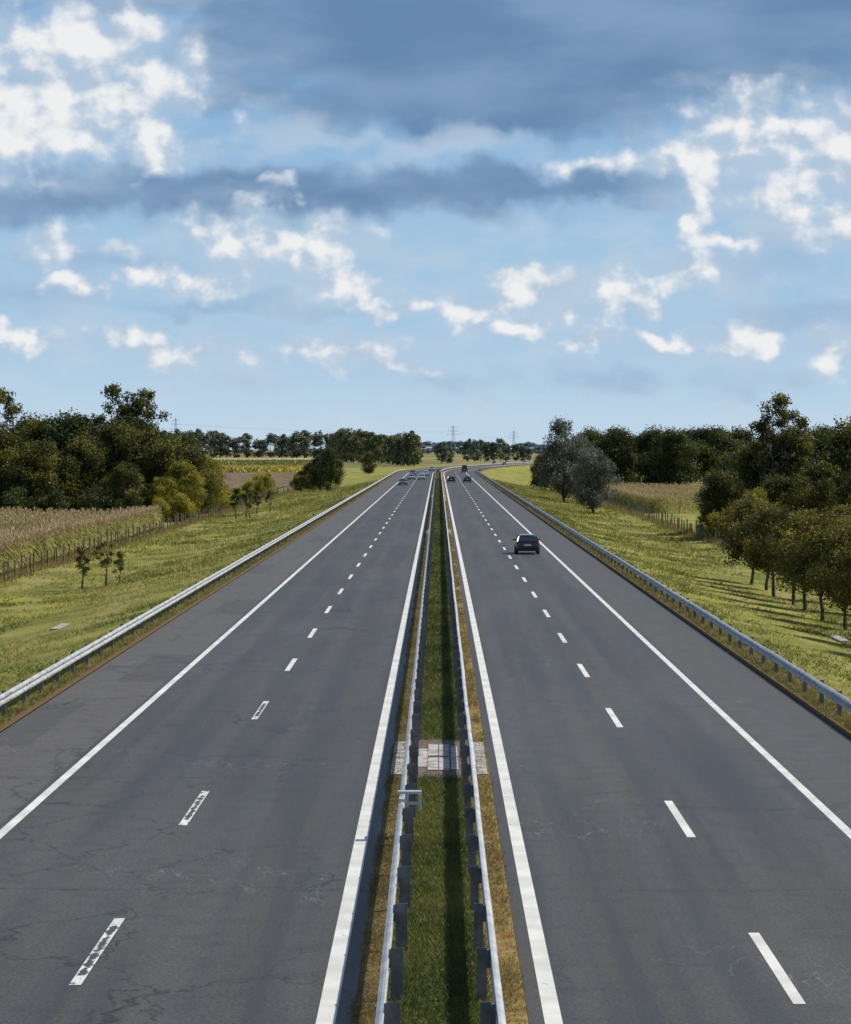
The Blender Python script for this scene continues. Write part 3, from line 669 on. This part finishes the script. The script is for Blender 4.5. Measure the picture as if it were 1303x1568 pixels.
def car(x, y, away, col, kind='hatch'):
    g = Geo(); van = kind == 'van'
    k = 1.28 if van else 1.0
    tr = .98 if kind == 'hatch' else .95
    secs = [(-2.12, .74, .34, .60), (-2.08, .82, .28, .82), (-1.98, .86, .24, tr), (-1.4, .885, .22, .98), (0, .89, .2, .96), (.95, .89, .2, .95), (1.5, .87, .22, .86), (1.9, .84, .25, .76), (2.08, .76, .3, .62), (2.13, .66, .36, .5)]
    loft(g, [ring(w_, a, b_, yy_, .93) for yy_, w_, a, b_ in secs], 0)
    rt = (-1.78 if kind == 'hatch' else -1.5); T = 1.41 * (1.3 if van else 1)
    gl = [(-2.0 if kind == 'hatch' else -1.85, .80, .94), (rt + .18, .66, T - .13), (rt + .5, .61, T - .02), (-.3, .62, T), (.25, .60, T - .03), (.62, .64, T - .17), (1.25, .76, .93)]
    V = []; Q = []
    for (yy_, hw, zt) in gl:
        V += [(-.80, yy_, .92), (-.80 + (.80 - hw) * .5, yy_, (.92 + zt) / 2), (-hw, yy_, zt - .01), (hw, yy_, zt - .01), (.80 - (.80 - hw) * .5, yy_, (.92 + zt) / 2), (.80, yy_, .92)]
    for i in range(len(gl) - 1):
        for j in range(5): Q.append((i * 6 + j, (i + 1) * 6 + j, (i + 1) * 6 + j + 1, i * 6 + j + 1))
    g.add(V, Q, 1)
    V = []; Q = []
    rf = gl[1:6]
    for (yy_, hw, zt) in rf: V += [(-hw - .015, yy_, zt - .04), (-hw * .85, yy_, zt + .03), (0, yy_, zt + .05), (hw * .85, yy_, zt + .03), (hw + .015, yy_, zt - .04)]
    for i in range(len(rf) - 1):
        for j in range(4): Q.append((i * 5 + j, i * 5 + j + 1, i * 5 + j + 6, i * 5 + j + 5))
    g.add(V, Q, 0)
    for s in (-1, 1):
        tube(g, (s * .80, gl[0][0] + .02, .93), (s * .67, rt + .2, T - .13), .06, .05, 0, 6)
        tube(g, (s * .81, -.95, .93), (s * .64, -.85, T - .02), .035, .035, 0, 5)
        tube(g, (s * .81, .1, .93), (s * .64, 0, T - .02), .03, .03, 0, 5)
        tube(g, (s * .79, 1.24, .93), (s * .65, .6, T - .15), .04, .04, 0, 6)
        box(g, min(s * .84, s * 1.02), max(s * .84, s * 1.02), .85, 1.0, .95, 1.08, 0)
        xa, xb = sorted((s * .56, s * .85)); box(g, xa, xb, -2.125, -1.92, .70, .88, 3)
        xa, xb = sorted((s * .50, s * .80)); box(g, xa, xb, 1.93, 2.10, .56, .70, 4)
        for yw in (-1.32, 1.32):
            tube(g, (s * .70, yw, .32), (s * .90, yw, .32), .325, .325, 2, 18); tube(g, (s * .9, yw, .32), (s * .91, yw, .32), .325, .2, 2, 18)
            tube(g, (s * .905, yw, .32), (s * .915, yw, .32), .21, .02, 5, 12)
    box(g, -.26, .26, -2.15, -2.11, .62, .74, 6); box(g, -.78, .78, -2.16, -1.98, .30, .44, 7); box(g, -.26, .26, 2.12, 2.16, .38, .48, 6); box(g, -.5, .5, 2.11, 2.15, .28, .36, 7); box(g, -.42, .42, 2.09, 2.14, .5, .58, 7)
    me = g.mesh("car", [paint(col), glass, rub, redl, headl, rim, plate, trim], False)
    X = x + float(cx(y)); hd = -heading(y) + (0 if away else math.pi)
    add_obj("hatchback_car" if kind == 'hatch' else ("van" if van else "sedan_car"), me, (X, y, .006), hd, (1.0 * (1.05 if van else 1), 1.0 * (1.1 if van else 1), k))
car(6.65, 214, True, (.012, .013, .016))
car(2.9, 640, True, (.015, .016, .02)); car(6.5, 640, True, (.02, .02, .024), 'sedan'); car(8.0, 880, True, (.02, .02, .025), 'van')
car(-7.3, 590, False, (.10, .13, .16), 'sedan'); car(-6.5, 690, False, (.35, .37, .40)); car(-4.0, 690, False, (.45, .47, .5), 'sedan'); car(-3.4, 780, False, (.5, .5, .5)); car(-7.2, 800, False, (.08, .1, .14))
car(-3.4, 940, False, (.3, .33, .36), 'sedan'); car(-7, 1290, False, (.05, .08, .12)); car(-3.4, 1310, False, (.6, .6, .6)); car(3.4, 1240, True, (.3, .3, .3), 'sedan'); car(-3.6, 1370, False, (.08, .08, .1))
